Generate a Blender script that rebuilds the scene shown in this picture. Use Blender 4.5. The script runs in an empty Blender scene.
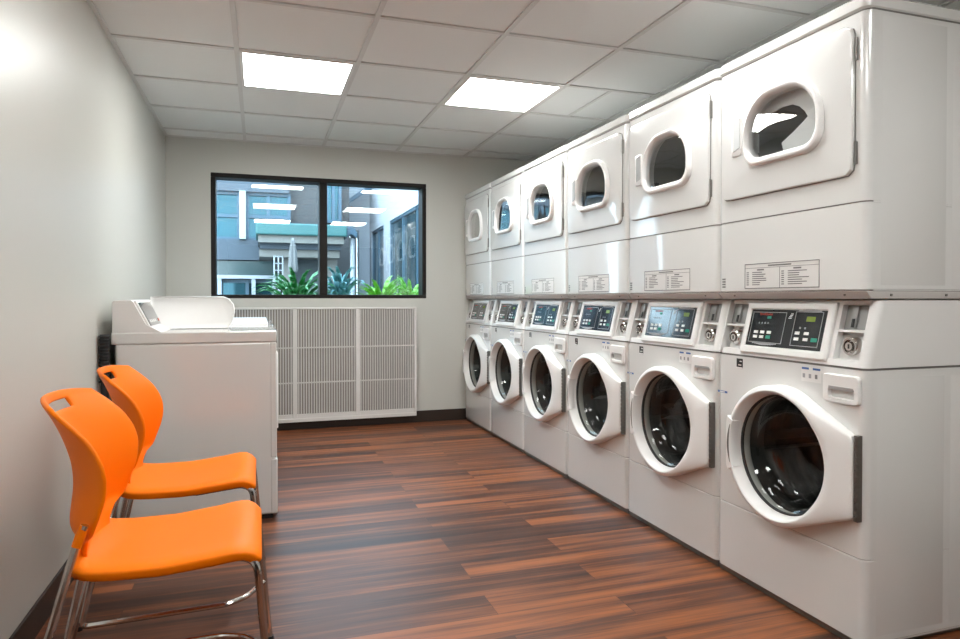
import bpy, bmesh, math, random
from mathutils import Vector, Matrix
random.seed(7)
S = bpy.context.scene
COL = S.collection
PI = math.pi

# ------------------------------------------------------------------ room dimensions (metres)
H_CAM = 1.0757
XL, XR = -0.688, 2.80            # left / right walls
YB, YF = 5.68, -5.0              # wall with the window / wall behind the camera
ZC = 2.335                       # ceiling
XF, YN, U = 1.7304, 1.538, 0.6875   # machine row: face plane, near end, pitch

# ------------------------------------------------------------------ materials
def new_mat(name):
    m = bpy.data.materials.new(name); m.use_nodes = True
    nt = m.node_tree
    return m, nt, nt.nodes['Principled BSDF']

def mat(name, col, rough=0.5, metal=0.0, coat=0.0, spec=0.5, bump=0.0, bscale=60, vary=0.0, vscale=6.0):
    m, nt, b = new_mat(name)
    b.inputs['Base Color'].default_value = (*col, 1)
    b.inputs['Roughness'].default_value = rough
    b.inputs['Metallic'].default_value = metal
    b.inputs['Coat Weight'].default_value = coat
    b.inputs['Coat Roughness'].default_value = 0.05
    b.inputs['Specular IOR Level'].default_value = spec
    tc = nt.nodes.new('ShaderNodeTexCoord')
    if vary > 0:
        n = nt.nodes.new('ShaderNodeTexNoise'); n.inputs['Scale'].default_value = vscale
        n.inputs['Detail'].default_value = 4
        nt.links.new(tc.outputs['Object'], n.inputs['Vector'])
        mx = nt.nodes.new('ShaderNodeMix'); mx.data_type = 'RGBA'
        mx.inputs['A'].default_value = (*[c*(1-vary) for c in col], 1)
        mx.inputs['B'].default_value = (*[min(1, c*(1+vary)) for c in col], 1)
        nt.links.new(n.outputs['Fac'], mx.inputs['Factor'])
        nt.links.new(mx.outputs['Result'], b.inputs['Base Color'])
    if bump > 0:
        n2 = nt.nodes.new('ShaderNodeTexNoise'); n2.inputs['Scale'].default_value = bscale
        n2.inputs['Detail'].default_value = 3
        nt.links.new(tc.outputs['Object'], n2.inputs['Vector'])
        bp = nt.nodes.new('ShaderNodeBump'); bp.inputs['Strength'].default_value = bump
        bp.inputs['Distance'].default_value = 0.002
        nt.links.new(n2.outputs['Fac'], bp.inputs['Height'])
        nt.links.new(bp.outputs['Normal'], b.inputs['Normal'])
    return m

M = {}
M['enamel'] = mat('white_enamel', (0.70, 0.70, 0.685), 0.20, coat=1.0, vary=0.012, vscale=2)
M['plastic_white'] = mat('white_plastic', (0.80, 0.79, 0.775), 0.32, vary=0.01)
M['panel_white'] = mat('white_console_plastic', (0.74, 0.735, 0.72), 0.36, vary=0.01)
M['shaded_lip'] = mat('shaded_lip_grey', (0.50, 0.47, 0.45), 0.35, vary=0.03)  # shade under the turned-in edge is put into this grey
M['seam'] = mat('dark_seam', (0.16, 0.15, 0.14), 0.7, vary=0.1)
M['black'] = mat('black_plastic', (0.012, 0.012, 0.013), 0.4, vary=0.1)
M['screen'] = mat('black_screen', (0.010, 0.012, 0.016), 0.12, coat=0.6, spec=0.6, vary=0.1)
M['grey_line'] = mat('grey_print', (0.30, 0.30, 0.31), 0.5, vary=0.05)
M['white_key'] = mat('white_key', (0.72, 0.72, 0.70), 0.4, vary=0.05)
M['green_key'] = mat('green_key', (0.01, 0.22, 0.15), 0.4, vary=0.05)
M['red_print'] = mat('red_print', (0.55, 0.06, 0.03), 0.5, vary=0.05)
M['blue_print'] = mat('blue_print', (0.05, 0.12, 0.32), 0.5, vary=0.05)
M['ink'] = mat('grey_ink', (0.17, 0.17, 0.17), 0.6, vary=0.05)
M['label'] = mat('label_paper', (0.70, 0.695, 0.68), 0.45, vary=0.02)
M['chrome'] = mat('chrome', (0.62, 0.60, 0.58), 0.14, metal=1.0, vary=0.03)
M['steel'] = mat('stainless_drum', (0.05, 0.049, 0.047), 0.40, metal=0.6, vary=0.06, vscale=20)
M['hinge'] = mat('dark_hinge_metal', (0.20, 0.19, 0.175), 0.42, metal=0.8, vary=0.1, vscale=60)
M['alcove_grey'] = mat('grey_coin_plate', (0.27, 0.27, 0.265), 0.4, metal=0.3, vary=0.03)
M['rubber'] = mat('dark_gasket', (0.045, 0.045, 0.045), 0.55, vary=0.08)
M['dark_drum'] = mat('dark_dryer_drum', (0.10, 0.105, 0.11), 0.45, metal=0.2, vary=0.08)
M['reflection_white'] = mat('white_reflection_shape', (0.78, 0.78, 0.77), 0.35, vary=0.03)  # for the plate that stands in for a reflection
M['grey_plate'] = mat('grey_handle_plate', (0.42, 0.42, 0.42), 0.35, metal=0.4, vary=0.03)
M['wall'] = mat('painted_wall', (0.56, 0.555, 0.515), 0.36, bump=0.10, bscale=260, vary=0.012, vscale=1.5)
M['wall_dark'] = mat('darkened_front_wall', (0.13, 0.12, 0.11), 0.6, vary=0.02)  # unseen wall behind the camera, darkened to cut bounced light
M['ceil'] = mat('ceiling_tile', (0.735, 0.745, 0.735), 0.85, bump=0.25, bscale=220, vary=0.02, vscale=2.0)
M['grid'] = mat('ceiling_grid_metal', (0.60, 0.595, 0.58), 0.5, vary=0.01)
M['base'] = mat('dark_baseboard', (0.030, 0.020, 0.015), 0.42, vary=0.1)
M['wframe'] = mat('dark_bronze_frame', (0.010, 0.0075, 0.006), 0.55, spec=0.25, vary=0.1)
M['heater'] = mat('white_heater_metal', (0.70, 0.68, 0.65), 0.4, vary=0.02)
M['heater_in'] = mat('heater_inside', (0.30, 0.275, 0.25), 0.7, vary=0.08)
M['orange'] = mat('orange_plastic', (0.93, 0.195, 0.0), 0.48, spec=0.2, bump=0.06, bscale=500, vary=0.015)
M['stucco'] = mat('taupe_stucco', (0.0745, 0.0745, 0.0745), 0.85, bump=0.3, bscale=30, vary=0.04, vscale=1)
M['bluegrey'] = mat('blue_grey_panel', (0.0559, 0.0745, 0.0932), 0.6, vary=0.05, vscale=1)
M['tealfascia'] = mat('teal_fascia', (0.0331, 0.1283, 0.1243), 0.5, vary=0.04)
M['cream'] = mat('cream_trim', (0.1988, 0.1938, 0.1739), 0.6, vary=0.03)
M['ext_white'] = mat('exterior_white_wall', (0.355, 0.3796, 0.4043), 0.7, vary=0.02, vscale=1)
M['ext_frame'] = mat('exterior_dark_frame', (0.04, 0.09, 0.13), 0.4, vary=0.08)
M['ext_glass'] = mat('exterior_teal_glass', (0.0198, 0.0789, 0.1026), 0.05, metal=0.55, vary=0.25, vscale=0.8)
M['ext_dark'] = mat('exterior_dark_room', (0.06, 0.08, 0.09), 0.5, vary=0.2)
M['railglass'] = mat('green_rail_glass', (0.0414, 0.0683, 0.0683), 0.12, vary=0.08)
M['paving'] = mat('courtyard_paving', (0.087, 0.0911, 0.0932), 0.85, bump=0.3, bscale=20, vary=0.06, vscale=2)
M['umb'] = mat('umbrella_canvas', (0.151, 0.151, 0.1462), 0.8, vary=0.06)
M['leaf_dark'] = mat('deep_green_leaf', (0.0185, 0.1849, 0.037), 0.35, vary=0.5, vscale=9)
M['leaf_blue'] = mat('blue_green_leaf', (0.0829, 0.2485, 0.2622), 0.35, vary=0.4, vscale=9)
M['leaf_lime'] = mat('lime_green_leaf', (0.1479, 0.4437, 0.0222), 0.35, vary=0.5, vscale=9)
M['soil'] = mat('planter_soil', (0.05, 0.035, 0.025), 0.9, bump=0.5, vary=0.2)
M['planter'] = mat('concrete_planter', (0.42, 0.42, 0.41), 0.8, bump=0.2, vary=0.06)
M['hose'] = mat('black_hose', (0.012, 0.012, 0.013), 0.55, vary=0.1)

def glass_mat(name, tint, reflect=1.0, rough=0.0):
    m = bpy.data.materials.new(name); m.use_nodes = True
    nt = m.node_tree; nt.nodes.clear()
    out = nt.nodes.new('ShaderNodeOutputMaterial')
    tr = nt.nodes.new('ShaderNodeBsdfTransparent'); tr.inputs['Color'].default_value = (*tint, 1)
    gl = nt.nodes.new('ShaderNodeBsdfGlossy'); gl.inputs['Roughness'].default_value = rough
    # Schlick reflectance, the same from both faces of a pane
    lw = nt.nodes.new('ShaderNodeLayerWeight'); lw.inputs['Blend'].default_value = 0.5
    pw = nt.nodes.new('ShaderNodeMath'); pw.operation = 'POWER'; pw.inputs[1].default_value = 5.0
    nt.links.new(lw.outputs['Facing'], pw.inputs[0])
    fr = nt.nodes.new('ShaderNodeMath'); fr.operation = 'MULTIPLY_ADD'; fr.inputs[1].default_value = 0.96; fr.inputs[2].default_value = 0.04
    nt.links.new(pw.outputs[0], fr.inputs[0])
    mu = nt.nodes.new('ShaderNodeMath'); mu.operation = 'MULTIPLY'; mu.use_clamp = True
    mu.inputs[1].default_value = reflect
    nt.links.new(fr.outputs[0], mu.inputs[0])
    mx = nt.nodes.new('ShaderNodeMixShader')
    nt.links.new(mu.outputs[0], mx.inputs[0]); nt.links.new(tr.outputs[0], mx.inputs[1]); nt.links.new(gl.outputs[0], mx.inputs[2])
    nt.links.new(mx.outputs[0], out.inputs['Surface'])
    return m
M['pane'] = glass_mat('window_glass', (0.90, 0.97, 0.98), 3.2)
M['port'] = glass_mat('washer_port_glass', (0.62, 0.64, 0.62), 1.3)
M['dport'] = glass_mat('dryer_port_glass', (0.93, 0.95, 0.95), 4.5)

def floor_mat():
    m, nt, b = new_mat('wood_plank_floor')
    L = nt.links.new
    tc = nt.nodes.new('ShaderNodeTexCoord')
    def brick(w, h, off):
        t = nt.nodes.new('ShaderNodeTexBrick')
        t.offset = off; t.offset_frequency = 2
        t.inputs['Color1'].default_value = (0, 0, 0, 1); t.inputs['Color2'].default_value = (1, 1, 1, 1)
        t.inputs['Mortar'].default_value = (0.5, 0.5, 0.5, 1)
        t.inputs['Scale'].default_value = 1.0
        t.inputs['Mortar Size'].default_value = 0.0012
        t.inputs['Brick Width'].default_value = w; t.inputs['Row Height'].default_value = h
        L(tc.outputs['Object'], t.inputs['Vector'])
        return t
    bk = brick(1.22, 0.152, 0.37)
    # streaks along the planks
    mp = nt.nodes.new('ShaderNodeMapping'); mp.inputs['Scale'].default_value = (0.75, 17.0, 1)
    L(tc.outputs['Object'], mp.inputs['Vector'])
    addv = nt.nodes.new('ShaderNodeVectorMath'); addv.operation = 'ADD'
    sc = nt.nodes.new('ShaderNodeVectorMath'); sc.operation = 'SCALE'; sc.inputs['Scale'].default_value = 30.0
    L(bk.outputs['Color'], sc.inputs[0]); L(mp.outputs[0], addv.inputs[0]); L(sc.outputs[0], addv.inputs[1])
    n1 = nt.nodes.new('ShaderNodeTexNoise'); n1.inputs['Scale'].default_value = 1.0; n1.inputs['Detail'].default_value = 5
    n1.inputs['Roughness'].default_value = 0.6; n1.inputs['Distortion'].default_value = 0.4
    L(addv.outputs[0], n1.inputs['Vector'])
    mp2 = nt.nodes.new('ShaderNodeMapping'); mp2.inputs['Scale'].default_value = (4, 150, 1)
    L(tc.outputs['Object'], mp2.inputs['Vector'])
    n2 = nt.nodes.new('ShaderNodeTexNoise'); n2.inputs['Scale'].default_value = 1.0; n2.inputs['Detail'].default_value = 4
    L(mp2.outputs[0], n2.inputs['Vector'])
    a = nt.nodes.new('ShaderNodeMath'); a.operation = 'MULTIPLY_ADD'; a.inputs[1].default_value = 0.20
    L(bk.outputs['Color'], a.inputs[0]); L(n1.outputs['Fac'], a.inputs[2])
    a2 = nt.nodes.new('ShaderNodeMath'); a2.operation = 'MULTIPLY_ADD'; a2.inputs[1].default_value = 0.28
    L(n2.outputs['Fac'], a2.inputs[0]); L(a.outputs[0], a2.inputs[2])
    rp = nt.nodes.new('ShaderNodeValToRGB')
    e = rp.color_ramp.elements
    e[0].position = 0.50; e[0].color = (0.030, 0.0125, 0.009, 1)
    e[1].position = 0.90; e[1].color = (0.30, 0.098, 0.034, 1)
    e2 = rp.color_ramp.elements.new(0.70); e2.color = (0.098, 0.035, 0.018, 1)
    L(a2.outputs[0], rp.inputs['Fac'])
    mx = nt.nodes.new('ShaderNodeMix'); mx.data_type = 'RGBA'
    mx.inputs['B'].default_value = (0.035, 0.016, 0.010, 1)
    mf = nt.nodes.new('ShaderNodeMath'); mf.operation = 'MULTIPLY'; mf.inputs[1].default_value = 0.55
    L(bk.outputs['Fac'], mf.inputs[0]); L(mf.outputs[0], mx.inputs['Factor'])
    L(rp.outputs['Color'], mx.inputs['A']); L(mx.outputs['Result'], b.inputs['Base Color'])
    rr = nt.nodes.new('ShaderNodeMapRange'); rr.inputs['To Min'].default_value = 0.36; rr.inputs['To Max'].default_value = 0.50; b.inputs['Specular IOR Level'].default_value = 0.36
    L(n2.outputs['Fac'], rr.inputs['Value']); L(rr.outputs[0], b.inputs['Roughness'])
    bp = nt.nodes.new('ShaderNodeBump'); bp.inputs['Strength'].default_value = 0.12; bp.inputs['Distance'].default_value = 0.002
    L(n2.outputs['Fac'], bp.inputs['Height']); L(bp.outputs['Normal'], b.inputs['Normal'])
    return m
M['floor'] = floor_mat()

LIGHT_STRENGTH = 21.5
def lamp_mat(k=1.0):
    m = bpy.data.materials.new('fluorescent_diffuser'); m.use_nodes = True
    nt = m.node_tree; nt.nodes.clear(); L = nt.links.new
    out = nt.nodes.new('ShaderNodeOutputMaterial'); em = nt.nodes.new('ShaderNodeEmission')
    tc = nt.nodes.new('ShaderNodeTexCoord'); sx = nt.nodes.new('ShaderNodeSeparateXYZ')
    L(tc.outputs['Object'], sx.inputs[0])
    # two tubes behind the lens, at x = +-0.13
    ab = nt.nodes.new('ShaderNodeMath'); ab.operation = 'ABSOLUTE'; L(sx.outputs['X'], ab.inputs[0])
    su = nt.nodes.new('ShaderNodeMath'); su.operation = 'SUBTRACT'; su.inputs[1].default_value = 0.13; L(ab.outputs[0], su.inputs[0])
    a2 = nt.nodes.new('ShaderNodeMath'); a2.operation = 'ABSOLUTE'; L(su.outputs[0], a2.inputs[0])
    mr = nt.nodes.new('ShaderNodeMapRange'); mr.interpolation_type = 'SMOOTHSTEP'
    mr.inputs['From Min'].default_value = 0.0; mr.inputs['From Max'].default_value = 0.16
    mr.inputs['To Min'].default_value = LIGHT_STRENGTH*1.25*k; mr.inputs['To Max'].default_value = LIGHT_STRENGTH*0.7*k
    L(a2.outputs[0], mr.inputs['Value']); L(mr.outputs[0], em.inputs['Strength'])
    em.inputs['Color'].default_value = (0.985, 1.0, 0.98, 1)
    L(em.outputs[0], out.inputs['Surface'])
    return m
M['lamp'] = lamp_mat(); M['lamp_dim'] = lamp_mat(0.52)   # middle row dimmed to soften hot spots on wall and dryer

# ------------------------------------------------------------------ mesh helpers
class MB:
    def __init__(s): s.v = []; s.f = []; s.m = []
    def add(s, vs, fs, mi=0):
        o = len(s.v); s.v += [tuple(v) for v in vs]
        s.f += [tuple(o+i for i in f) for f in fs]; s.m += [mi]*len(fs)
    def box(s, x0, x1, y0, y1, z0, z1, mi=0):
        s.add([(x0,y0,z0),(x1,y0,z0),(x1,y1,z0),(x0,y1,z0),(x0,y0,z1),(x1,y0,z1),(x1,y1,z1),(x0,y1,z1)],
              [(0,3,2,1),(4,5,6,7),(0,1,5,4),(1,2,6,5),(2,3,7,6),(3,0,4,7)], mi)
    def hexa(s, p, mi=0):   # 8 points, bottom 4 then top 4
        s.add(p, [(0,3,2,1),(4,5,6,7),(0,1,5,4),(1,2,6,5),(2,3,7,6),(3,0,4,7)], mi)
    def loft(s, rings, closed=True, cap0=True, cap1=True, mi=0):
        n = len(rings[0]); o = len(s.v)
        for r in rings: s.v += [tuple(p) for p in r]
        for k in range(len(rings)-1):
            for i in range(n if closed else n-1):
                j = (i+1) % n
                s.f.append((o+k*n+i, o+k*n+j, o+(k+1)*n+j, o+(k+1)*n+i)); s.m.append(mi)
        if cap0: s.f.append(tuple(o+i for i in reversed(range(n)))); s.m.append(mi)
        if cap1: s.f.append(tuple(o+(len(rings)-1)*n+i for i in range(n))); s.m.append(mi)
    def tube(s, pts, r, n=10, mi=0, caps=True):
        pts = [Vector(p) for p in pts]; rings = []
        t0 = (pts[1]-pts[0]).normalized()
        up = Vector((0,0,1)) if abs(t0.z) < .9 else Vector((1,0,0))
        nrm = (up - t0*up.dot(t0)).normalized()
        for i, p in enumerate(pts):
            if i == 0: t = t0
            elif i == len(pts)-1: t = (pts[i]-pts[i-1]).normalized()
            else: t = ((pts[i]-pts[i-1]).normalized() + (pts[i+1]-pts[i]).normalized()).normalized()
            nrm = (nrm - t*nrm.dot(t)).normalized(); bi = t.cross(nrm)
            rr = r[i] if isinstance(r, (list, tuple)) else r
            rings.append([p + (nrm*math.cos(a) + bi*math.sin(a))*rr for a in [2*PI*k/n for k in range(n)]])
        s.loft(rings, True, caps, caps, mi)
    def build(s, name, mats, parent=None, smooth=35, bevel=0, bseg=2, subsurf=0):
        me = bpy.data.meshes.new(name); me.from_pydata(s.v, [], s.f)
        if not isinstance(mats, (list, tuple)): mats = [mats]
        for m in mats: me.materials.append(m)
        me.polygons.foreach_set('material_index', s.m)
        bm = bmesh.new(); bm.from_mesh(me); bmesh.ops.recalc_face_normals(bm, faces=bm.faces); bm.to_mesh(me); bm.free()
        if smooth:
            me.polygons.foreach_set('use_smooth', [True]*len(me.polygons)); me.set_sharp_from_angle(angle=math.radians(smooth))
        me.update()
        o = bpy.data.objects.new(name, me); COL.objects.link(o)
        if parent: o.parent = parent
        if bevel:
            b = o.modifiers.new('bevel', 'BEVEL'); b.width = bevel; b.segments = bseg; b.limit_method = 'ANGLE'; b.angle_limit = math.radians(40)
            b.harden_normals = False
        if subsurf:
            ss = o.modifiers.new('smooth', 'SUBSURF'); ss.levels = subsurf; ss.render_levels = subsurf
        return o

def bend(pts, r=0.03, n=6):            # round the corners of a polyline
    pts = [Vector(p) for p in pts]; out = [pts[0]]
    for i in range(1, len(pts)-1):
        a, b, c = pts[i-1], pts[i], pts[i+1]
        d1 = min(r, (a-b).length*.45); d2 = min(r, (c-b).length*.45)
        p, q = b+(a-b).normalized()*d1, b+(c-b).normalized()*d2
        for k in range(n+1):
            t = k/n; out.append(p*(1-t)**2 + b*2*t*(1-t) + q*t*t)
    out.append(pts[-1]); return out

def rrect(a0, a1, b0, b1, r, n=8):     # r: one radius or four (a1b1, a0b1, a0b0, a1b0)
    rs = r if isinstance(r, (list, tuple)) else [r]*4
    cs = [(a1-rs[0], b1-rs[0], 0, rs[0]), (a0+rs[1], b1-rs[1], 1, rs[1]), (a0+rs[2], b0+rs[2], 2, rs[2]), (a1-rs[3], b0+rs[3], 3, rs[3])]
    return [(cx+rr*math.cos(PI/2*(q+k/n)), cy+rr*math.sin(PI/2*(q+k/n))) for cx, cy, q, rr in cs for k in range(n+1)]

def star(poly, c, N=96):               # resample a star-shaped outline at N even angles about c
    out = []
    for k in range(N):
        a = 2*PI*k/N; d = (math.cos(a), math.sin(a)); best = 0
        for i in range(len(poly)):
            p, q = poly[i], poly[(i+1) % len(poly)]
            ex, ey = q[0]-p[0], q[1]-p[1]; den = d[0]*ey - d[1]*ex
            if abs(den) < 1e-12: continue
            wx, wy = p[0]-c[0], p[1]-c[1]
            t = (wx*ey - wy*ex)/den; u = (wx*d[1] - wy*d[0])/den
            if t > 0 and -1e-6 <= u <= 1+1e-6: best = max(best, t)
        out.append((c[0]+d[0]*best, c[1]+d[1]*best))
    return out

def inset(ring, c, d):                 # move an outline inwards by d, towards c
    o = []
    for p in ring:
        v = Vector((p[0]-c[0], p[1]-c[1])); l = v.length
        o.append((c[0]+v.x*(l-d)/l, c[1]+v.y*(l-d)/l))
    return o
def yz(ring, x): return [(x, p[0], p[1]) for p in ring]
def hull(pts):
    pts = sorted(set(pts)); 
    def half(ps):
        h = []
        for p in ps:
            while len(h) > 1 and (h[-1][0]-h[-2][0])*(p[1]-h[-2][1]) - (h[-1][1]-h[-2][1])*(p[0]-h[-2][0]) <= 0: h.pop()
            h.append(p)
        return h
    a, b = half(pts), half(pts[::-1]); return a[:-1]+b[:-1]

def empty(name, label, cat, loc=(0,0,0), rz=0, group=None):
    o = bpy.data.objects.new(name, None); COL.objects.link(o); o.location = loc; o.rotation_euler = (0,0,rz)
    o.empty_display_size = .1
    return tag(o, label, cat, group)
def tag(o, label, cat, group=None):
    o['label'] = label; o['category'] = cat
    if group: o['group'] = group
    return o
def struct(o): o['kind'] = 'structure'; return o
def copy_tree(o, parent=None):
    c = o.copy(); COL.objects.link(c)
    if parent: c.parent = parent
    for ch in list(o.children): copy_tree(ch, c)
    return c
def text_mesh(name, body, size, m, parent, matrix):
    cu = bpy.data.curves.new(name, 'FONT'); cu.body = body; cu.size = size; cu.extrude = 0.0002
    tmp = bpy.data.objects.new(name, cu); COL.objects.link(tmp)
    bpy.context.view_layer.update()
    me = bpy.data.meshes.new_from_object(tmp.evaluated_get(bpy.context.evaluated_depsgraph_get()))
    bpy.data.objects.remove(tmp)
    me.transform(matrix); me.materials.clear(); me.materials.append(m)
    o = bpy.data.objects.new(name, me); COL.objects.link(o); o.parent = parent; return o

# ------------------------------------------------------------------ the room
WX0, WX1, WZ0, WZ1 = -0.363, 1.382, 1.078, 2.073      # window opening
b = MB(); b.box(XL-.15, XR+.15, YF-.15, YB+.2, -.12, 0); struct(b.build('floor', M['floor'], smooth=0))
b = MB(); b.box(XL-.15, XR+.15, YF-.15, YB+.2, ZC+.004, ZC+.12); struct(b.build('ceiling', M['ceil'], smooth=0))
b = MB(); b.box(XL-.15, XL, YF, YB, 0, ZC); struct(b.build('wall_left', M['wall'], smooth=0))
b = MB(); b.box(XR, XR+.15, YF, YB, 0, ZC); struct(b.build('wall_right', M['wall'], smooth=0))
b = MB(); b.box(XL-.15, XR+.15, YF-.15, YF, 0, ZC); struct(b.build('wall_front', M['wall_dark'], smooth=0))
b = MB()
b.box(XL-.15, WX0, YB, YB+.2, 0, ZC); b.box(WX1, XR+.15, YB, YB+.2, 0, ZC)
b.box(WX0, WX1, YB, YB+.2, 0, WZ0); b.box(WX0, WX1, YB, YB+.2, WZ1, ZC)
struct(b.build('wall_back', M['wall'], smooth=0))

# baseboards
b = MB(); b.box(XL, XL+.010, YF, YB, 0, .10); struct(b.build('baseboard_left', M['base'], smooth=0, bevel=.002))
b = MB(); b.box(XL+.010, XR, YB-.010, YB, 0, .10); struct(b.build('baseboard_back', M['base'], smooth=0, bevel=.002))
b = MB(); b.box(XR-.010, XR, YF, YB-.010, 0, .10); struct(b.build('baseboard_right', M['base'], smooth=0, bevel=.002))

# suspended ceiling grid
TX, TY, T = -0.105, 3.60, 0.61
b = MB(); gw = .012
xs = [TX+T*k for k in range(0, 5)]
ys = [TY+T*k for k in range(-14, 4)]
for x in xs: b.box(x-gw, x+gw, YF, YB, ZC-.004, ZC+.004)
for y in ys: b.box(XL, XR, y-gw, y+gw, ZC-.0035, ZC+.004)
b.box(2.03-.010, 2.03+.010, TY, TY+T, ZC-.003, ZC+.004)
b.box(XL, XL+.02, YF, YB, ZC-.003, ZC+.004); b.box(XL, XR, YB-.02, YB, ZC-.003, ZC+.004); b.box(XR-.02, XR, YF, YB, ZC-.003, ZC+.004)
struct(b.build('trim_1', M['grid'], smooth=0))

# recessed fluorescent fixtures
def make_light(label):
    t = empty('ceiling_light', label, 'ceiling light', (0, 0, ZC), 0, 'recessed square ceiling lights')
    a = T/2-gw
    b = MB(); f = .016
    for (x0,x1,y0,y1) in ((-a,a,-a,-a+f),(-a,a,a-f,a),(-a,-a+f,-a+f,a-f),(a-f,a,-a+f,a-f)): b.box(x0,x1,y0,y1,-.006,.003)
    b.build('frame', M['heater'], t, smooth=0)
    b = MB(); b.box(-a+f, a-f, -a+f, a-f, -.002, .003); b.build('diffuser', M['lamp'], t, smooth=0)
    return t
L0 = make_light('glowing square ceiling light on the left, above the window side of the room')
ll = {(0,0): None}
ROWS = {0: TY+T/2, 1: TY+T/2-3*T, 2: TY+T/2-6*T}
for cx in (0, 1):
    for k, y in ROWS.items():
        x = TX+T*.5 + cx*2*T
        o = L0 if (cx == 0 and k == 0) else copy_tree(L0)
        o.location = (x, y, ZC)
        if k == 1:
            for c in o.children:
                if c.name.startswith('diffuser'): c.data = c.data.copy(); c.data.materials[0] = M['lamp_dim']
        if cx == 1 and k == 0: o['label'] = 'glowing square ceiling light on the right, nearer the row of dryers'
        elif k > 0: o['label'] = 'square ceiling light mirrored in the %s window pane, %s reflection there' % (('left','right')[cx], ('', 'second', 'third', 'lowest')[k])

# window
b = MB(); fw = .036; y0, y1 = YB-.004, YB+.15
b.box(WX0, WX1, y0, y1, WZ1-fw, WZ1); b.box(WX0, WX1, y0, y1, WZ0, WZ0+.030)
b.box(WX0, WX0+fw, y0, y1, WZ0+.03, WZ1-fw); b.box(WX1-fw, WX1, y0, y1, WZ0+.03, WZ1-fw)
b.box(.474, .538, y0, y1, WZ0+.03, WZ1-fw)
win = struct(b.build('window_1', M['wframe'], smooth=0, bevel=.004))
b = MB(); b.box(WX0+fw, .474, YB+.130, YB+.136, WZ0+.03, WZ1-fw); b.build('pane', M['pane'], win, smooth=0)
b = MB(); b.box(.538, WX1-fw, YB+.130, YB+.136, WZ0+.03, WZ1-fw); b.build('pane', M['pane'], win, smooth=0)

# ------------------------------------------------------------------ slatted heater cover under the window
hx0, hx1, hz0, hz1, hd = -.33, 1.278, .070, 1.003, .075
t = empty('heater_cover', 'long white slatted heater cover on the wall below the window', 'heater', ((hx0+hx1)/2, YB, hz0))
def hloc(b_, name, m, **k):
    o = b_.build(name, m, t, **k); o.location = (-(hx0+hx1)/2, -YB, -hz0); return o
yf = YB-hd
b = MB(); fr = .026
b.box(hx0, hx1, yf, YB-.012, hz1-fr*.6, hz1); b.box(hx0, hx1, yf, YB-.012, hz0, hz0+.03)
b.box(hx0, hx0+fr, yf, YB-.012, hz0+.03, hz1-fr*.6); b.box(hx1-fr*.8, hx1, yf, YB-.012, hz0+.03, hz1-fr*.6)
hloc(b, 'frame', M['heater'], smooth=0, bevel=.003)
b = MB(); b.box(hx0+fr, hx1-fr*.8, YB-.030, YB-.012, hz0+.03, hz1-fr*.6); hloc(b, 'back_plate', M['heater_in'], smooth=0)
panels = [(hx0+fr, -.262-.018), (-.262+.018, .272-.019), (.272+.019, .779-.017), (.779+.017, hx1-fr*.8)]
for xm in (-.262, .272, .779):
    b = MB(); b.box(xm-.018, xm+.018, yf+.001, YB-.03, hz0+.03, hz1-fr*.6); hloc(b, 'mullion', M['heater'], smooth=0, bevel=.002)
for (x0, x1) in panels:
    n = max(2, round((x1-x0)/.0203)); b = MB()
    for k in range(n):
        xc = x0 + (k+.5)*(x1-x0)/n
        b.box(xc-.0046, xc+.0046, yf+.010, yf+.032, hz0+.045, hz1-fr*.6)
    b.box(x0, x1, yf+.006, yf+.032, hz0+.03, hz0+.062)
    for z in (.389, .675): b.box(x0, x1, yf+.005, yf+.013, z-.005, z+.005)
    hloc(b, 'slat_panel', M['heater'], smooth=0)

# ------------------------------------------------------------------ stacked washers and dryers
# local axes: x into the machine (face at 0), y along the row (near edge at 0), z up
W = 0.684; D = 0.71
def section(r=.026, x0=0.0, y0=.002, y1=W+.002, n=6):
    pts = [(D, y0)]
    for k in range(n+1):
        a = k/n*PI/2; pts.append((x0+r-r*math.sin(a), y0+r-r*math.cos(a)))
    for k in range(n+1):
        a = k/n*PI/2; pts.append((x0+r-r*math.cos(a), y1-r+r*math.sin(a)))
    pts.append((D, y1)); return pts
def column(b_, z0, z1, r=.026, x0=0.0, inset_=.0, mi=0, be=.004):
    s = section(r, x0); c = (D/2, W/2)
    def ring(z, d): return [(p[0]+(d if p[0] < D-.01 else 0), c[1]+(p[1]-c[1])*(1-d/(W/2)), z) for p in s]
    b_.loft([ring(z0, be), ring(z0+be, 0), ring(z1-be, 0), ring(z1, be)], True, True, True, mi)

def seam_ring(b_, z0, z1):
    sx = section(.026, .004, .006, W-.002)
    b_.loft([[(min(p[0], D-.02), p[1], z0) for p in sx], [(min(p[0], D-.02), p[1], z1) for p in sx]])

def holed_column(b_, z0, z1, outline, c, r=.026, y0=.002, y1=W+.002, N=96):
    """cabinet shell whose front face has an opening"""
    s = section(r, 0, y0, y1); n = len(s); o = len(b_.v)
    b_.v += [(p[0], p[1], z0) for p in s] + [(p[0], p[1], z1) for p in s]
    half = n//2 - 1            # the flat front runs between points half and half+1
    for i in range(n):
        j = (i+1) % n
        if i == half: continue
        b_.f.append((o+i, o+j, o+n+j, o+n+i)); b_.m.append(0)
    b_.f.append(tuple(o+i for i in range(n))); b_.m.append(0); b_.f.append(tuple(o+n+i for i in reversed(range(n)))); b_.m.append(0)
    rect = [(y0+r, z0), (y1-r, z0), (y1-r, z1), (y0+r, z1)]
    outer = star(rect, c, N); inner = star(outline, c, N)
    # put exact corners into the outer ring
    for cr in rect:
        k = min(range(N), key=lambda i: (outer[i][0]-cr[0])**2+(outer[i][1]-cr[1])**2); outer[k] = cr
    b_.loft([yz(outer, 0), yz(inner, 0), yz(inner, .03)], True, False, False)

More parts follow.
